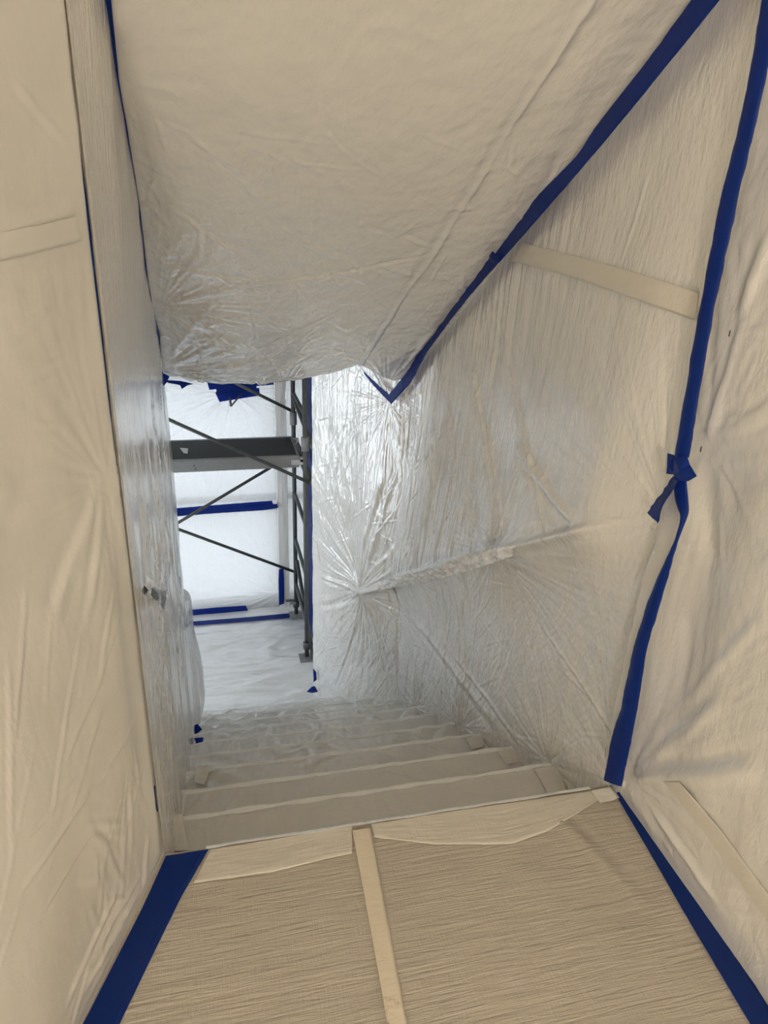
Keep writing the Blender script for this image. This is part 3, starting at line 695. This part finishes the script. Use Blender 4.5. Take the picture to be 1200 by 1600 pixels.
# tapes on the window films
WY = YW-.085
def wtape(poly, label, seed, Y=WY, group=None):
    """poly: upper edge px list, lower edge px list"""
    return blue([on_y(q, Y) for q in poly[0]], [on_y(q, Y) for q in poly[1]], (.2, 2.5, -.4), label, group, n=40, m_=6, wob=.0012, seed=seed, ragged=.002)
wtape((((324, 598), (428, 590)), ((327, 609), (428, 601))), 'blue tape strip along the top of the window film, uppermost of the pile', 31, WY-.003)
wtape((((338, 603), (401, 600)), ((338, 617), (401, 614))), 'dark middle strip of the blue tape pile at the window top', 32, WY-.006)
wtape((((336, 613), (405, 606)), ((343, 628), (406, 618))), 'lowest strip of the blue tape pile at the window top', 33, WY-.009)
wtape((((274, 794), (350, 788), (425, 782)), ((275, 800), (350, 795), (427, 789))), 'upper blue tape strip across the middle of the window', 34, WY)
wtape((((271, 799), (350, 794), (433, 787)), ((272, 807), (350, 801), (414, 797), (435, 793))), 'lower overlapping blue tape strip across the middle of the window', 35, WY-.004)
wtape((((296, 953), (340, 949), (384, 946)), ((298, 963), (340, 960), (388, 955))), 'blue tape strip along the bottom edge of the window film', 36, WY)
blue([on_y(q, WY) for q in ((436, 889), (435, 906), (436, 946))], [on_y(q, WY) for q in ((443, 888), (444, 906), (444, 943))], (.2, 2.5, -.4), 'short vertical blue tape strip low on the grey pier', n=30, m_=6, wob=.001, seed=37, ragged=.002)
blue([on_z(q, LOW+.014) for q in ((301, 971), (380, 965), (476, 956))], [on_z(q, LOW+.014) for q in ((302, 977), (380, 971), (475, 963))], (.2, 3, 2), 'blue tape line across the lower floor sheet', n=50, m_=6, wob=.001, seed=38)
blue([(.885, 4.21, z_) for z_ in np.linspace(.55, LOW+.02, 8)], [(.885, 3.72, z_) for z_ in np.linspace(.55, LOW+.02, 8)], (0, 3.5, -.5), 'broad vertical blue tape behind the scaffold frame', n=60, m_=8, wob=.004, seed=39)
# scraps at the foot of the stairs
def scrap(px, Y, label, seed):
    o_ = facet_y('tape_scrap', px, Y, 'blue_tape', None, .012, seed); return tag(o_, label, 'tape')
scrap(((304, 1133), (309, 1131), (316, 1140), (311, 1144), (303, 1150)), 1.98, 'crumpled blue tape scrap on the left wall foot, upper of two', 41)
scrap(((303, 1153), (318, 1152), (316, 1169), (308, 1169), (306, 1160)), 1.64, 'square blue tape scrap on the left wall foot, lower of two', 42)
scrap(((489, 1044), (494, 1050), (495, 1062), (490, 1066)), 2.98, 'ragged blue tape scrap on the jamb edge near the lower floor', 43)
scrap(((479, 1081), (487, 1073), (492, 1072), (497, 1081), (488, 1083)), 2.97, 'small blue tape star at the foot of the jamb', 44)

# ================================================================== CLEAR AND SILVER TAPE
# crumpled silver tape on the handrail film
def rp(q, off): return on_x(q, W-.085-off)
o = strip('tape_strip', [on_film(q, .016) for q in along(((592, 908), (640, 896), (682, 885), (730, 866), (775, 856), (806, 852)))], [on_film(q, .016) for q in along(((590, 923), (640, 913), (685, 905), (735, 891), (780, 876), (807, 867)))], (0, 1, 1.2), 'crumpled_tape', n=110, m_=14, wob=.010, seed=51, ragged=.006)
tag(o, 'crumpled silver tape along the film-covered handrail', 'tape')
# stair edge tapes, right side
CT = 'clear tape pieces on the right edge of the steps'
def on_tread(q, kk, lf=.006): return on_z(q, -kk*RISE+lf)
for kk, qa, qb, lab in ((1, ((829, 1195), (870, 1188)), ((857, 1241), (888, 1236)), 'clear tape patch on the right end of the second step'),
                        (2, ((775, 1170), (805, 1162)), ((792, 1196), (822, 1188)), 'clear tape patch on the right end of the third step'),
                        (3, ((727, 1150), (752, 1143)), ((737, 1172), (757, 1166)), 'clear tape patch on the right end of the fourth step')):
    A = [on_tread(q, kk) for q in (qa[0], qb[0])]; B = [on_tread(q, kk) for q in (qa[1], qb[1])]
    for c in A+B: c[1] = min(c[1], kk*RUN-.016)
    tag(strip('tape_strip', A, B, (.6, 0, 3), 'clear_tape', n=20, m_=7, wob=.0015, seed=60+kk), lab, 'tape')
A = [on_z(q, .008) for q in ((924, 1236), (938, 1256))]; B = [on_z(q, .008) for q in ((955, 1230), (968, 1247))]
tag(strip('tape_strip', A, B, (.6, -1, 3), 'clear_tape', n=20, m_=7, wob=.0015, seed=66), 'pale tape tab at the right end of the top step edge', 'tape')
# left side: layered strips down the skirting beside the first steps
LX = .045
def lt(px, X, label, seed):
    A = [on_x(q, X) for q in px[0]]; B = [on_x(q, X) for q in px[1]]
    return tag(strip('tape_strip', A, B, (1, -.6, .6), 'clear_tape', n=24, m_=7, wob=.002, seed=seed), label, 'tape')
def lz(px, z, label, seed):
    A = [on_z(q, z) for q in px[0]]; B = [on_z(q, z) for q in px[1]]
    return tag(strip('tape_strip', A, B, (.6, -.6, 3), 'clear_tape', n=24, m_=7, wob=.0015, seed=seed), label, 'tape')
lz((((257, 1244), (256, 1278)), ((291, 1239), (287, 1273))), -2*RISE+.012, 'clear tape piece on the left end of the third step', 71)
lz((((256, 1278), (261, 1332)), ((285, 1272), (294, 1328))), -RISE+.010, 'clear tape piece on the left end of the second step', 72)
lz((((262, 1285), (262, 1328)), ((274, 1283), (276, 1322))), -RISE+.016, 'narrow curled tape piece lying over the left end of the second step', 73)
lz((((308, 1197), (303, 1222)), ((330, 1196), (319, 1226))), -3*RISE+.02, 'pale tape tab on the left end of the fourth step', 74)
# shiny patch with dark bits on the left stair wall
pt = tag(empty('tape_patch', on_x((243, 925), .03)), 'shiny white tape patch with dark torn bits on the left stair wall', 'tape')
def sx_(q, o_=0): return on_x(q, .038)
strip('patch', [sx_(q) for q in ((225, 899), (233, 903), (246, 917), (260, 934))], [sx_(q) for q in ((225, 921), (235, 932), (245, 942), (253, 950))], (.6, -1, .8), 'crumpled_tape', pt, n=40, m_=9, wob=.004, seed=75)
for px, sd in ((((237, 918), (242, 917), (248, 930), (248, 938), (241, 936), (236, 930)), 81), (((252, 924), (261, 922), (260, 934), (256, 944), (255, 953), (251, 945), (253, 936)), 82), (((225, 915), (227, 916), (228, 931), (225, 929)), 83)):
    facet('torn_bit', px, .050, 'dark_plastic', pt, -.006, sd)

# staples holding the right landing sheet
for i, (q, lab) in enumerate((((1140, 521), 'dark staple in the right landing sheet, upper of two'), ((1095, 702), 'dark staple in the right landing sheet, lower of two'))):
    c = on_x(q, W-.02); bm = bmesh.new()
    boxbm(bm, (c[0]-.001, c[1]-.0008, c[2]-.006), (c[0]+.001, c[1]+.0008, c[2]+.006))
    tag(finish('staple', bm, 'staple'), lab, 'staple')

# ================================================================== SCAFFOLD
sc = tag(empty('scaffold', (-.19, 3.85, LOW)), 'grey steel scaffold frame with crossed braces in front of the window', 'scaffold')
YF, YN = 4.17, 3.50; XR, XL = .795, -1.17; XN = .802
TOPZ = .55
r = .0175
for x_, y_ in ((XR, YF), (XN, YN), (XL, YF), (XL, YN)):
    po = tube('post', (x_, y_, LOW+.03), (x_, y_, TOPZ), r, 'scaffold_steel', sc)
    bp_ = box('base_plate', (x_-.06, y_-.06, LOW+.008), (x_+.06, y_+.06, LOW+.018), 'deck_aluminium', po)
    tube('jack_collar', (x_, y_, LOW+.10), (x_, y_, LOW+.16), .028, 'scaffold_steel', po)
    if (x_, y_) != (XN, YN): box('jack_handle', (x_-.09, y_-.012, LOW+.16), (x_+.02, y_+.012, LOW+.172), 'scaffold_steel', po)
    tube('coupler', (x_, y_, -.12), (x_, y_, -.02), .028, 'deck_aluminium', po)
for xa, xb in ((XR, XN), (XL, XL)):
    for z_ in (-1.55, -1.12, -.70, -.28, .14, .42):
        tube('rung', (xa, YF, z_), (xb, YN, z_), .015, 'scaffold_steel', sc)
    if xa == XL: tube('end_diagonal', (xa, YF, .10), (xb, YN, -.95), .014, 'scaffold_steel', sc)
for qa, qb in (((457, 618), (489, 700)), ((463, 688), (489, 757)), ((464, 876), (490, 1030))):
    tube('end_diagonal', on_y(qa, YF-.03), on_y(qb, 3.44), .016, 'scaffold_steel', sc)
def brace(qa, qb, Y, extend=0.):
    a, b_ = on_y(qa, Y), on_y(qb, Y); a = a-(b_-a)*extend
    tube('brace', a, b_, .0125, 'scaffold_steel', sc)
brace((268, 823), (467, 896), YF+.02, 1.0)
brace((268, 823), (467, 704), YF+.045, 1.0)
brace((240, 645), (490, 757), YN-.025, .75)
a_ = on_y((462, 645), YF+.02); b_ = on_y((371, 600), YF+.02); tube('brace', a_, b_+(b_-a_)*.2, .0125, 'scaffold_steel', sc)
# working platform
dk = tag(empty('scaffold_platform', (-.2, 3.75, -.158)), 'dark plywood scaffold platform with an aluminium side rail', 'platform')
zt = -.158; dz = lambda x: 0.0
box('board', (-1.12, 3.53, zt-.016), (.745, 3.955, zt), 'deck_ply', dk, .002)
rails = []
for y0_, y1_ in ((3.50, 3.53), (3.955, 3.985)):
    rails.append(box('side_rail', (-1.14, y0_, zt-.086), (.762, y1_, zt+.001), 'deck_aluminium', dk, .003))
box('end_rail', (.745, 3.53, zt-.08), (.765, 3.955, zt-.001), 'deck_aluminium', dk, .002)
for y_ in (3.515, 3.97):
    bm = bmesh.new(); boxbm(bm, (.70, y_-.02, zt-.065), (.79, y_-.013, zt-.025)); boxbm(bm, (.765, y_-.02, zt-.045), (.81, y_+.02, zt-.015))
    finish('hook', bm, 'lamp_metal', rails[0 if y_ < 3.7 else 1])
for x_ in (.05, .06):
    tube('rivet', (x_-.02, 3.4985, zt-.04-(.025 if x_ > .055 else 0)), (x_-.02, 3.502, zt-.04-(.025 if x_ > .055 else 0)), .005, 'dark_plastic', rails[0], 8)
q = [on_z(c, zt+.002) for c in ((281, 700), (294, 701), (293, 709), (287, 708))]
tag(prism('paper_scrap', [tuple(c) for c in q], (0, 0, .002), 'paper_scrap'), 'small pale scrap lying on the dark scaffold platform', 'scrap')
# bracket poking out below the tape pile
br = tag(empty('wall_bracket', on_y((362, 634), WY-.03)), 'small grey V-shaped bracket hanging under the blue tape pile', 'bracket')
a_, b_, c_ = on_y((361, 635), WY-.06), on_y((359, 620), WY-.03), on_y((378, 614), WY-.03)
tube('arm', a_, b_, .009, 'scaffold_steel', br, 8); tube('arm', a_, c_, .007, 'scaffold_steel', br, 8)
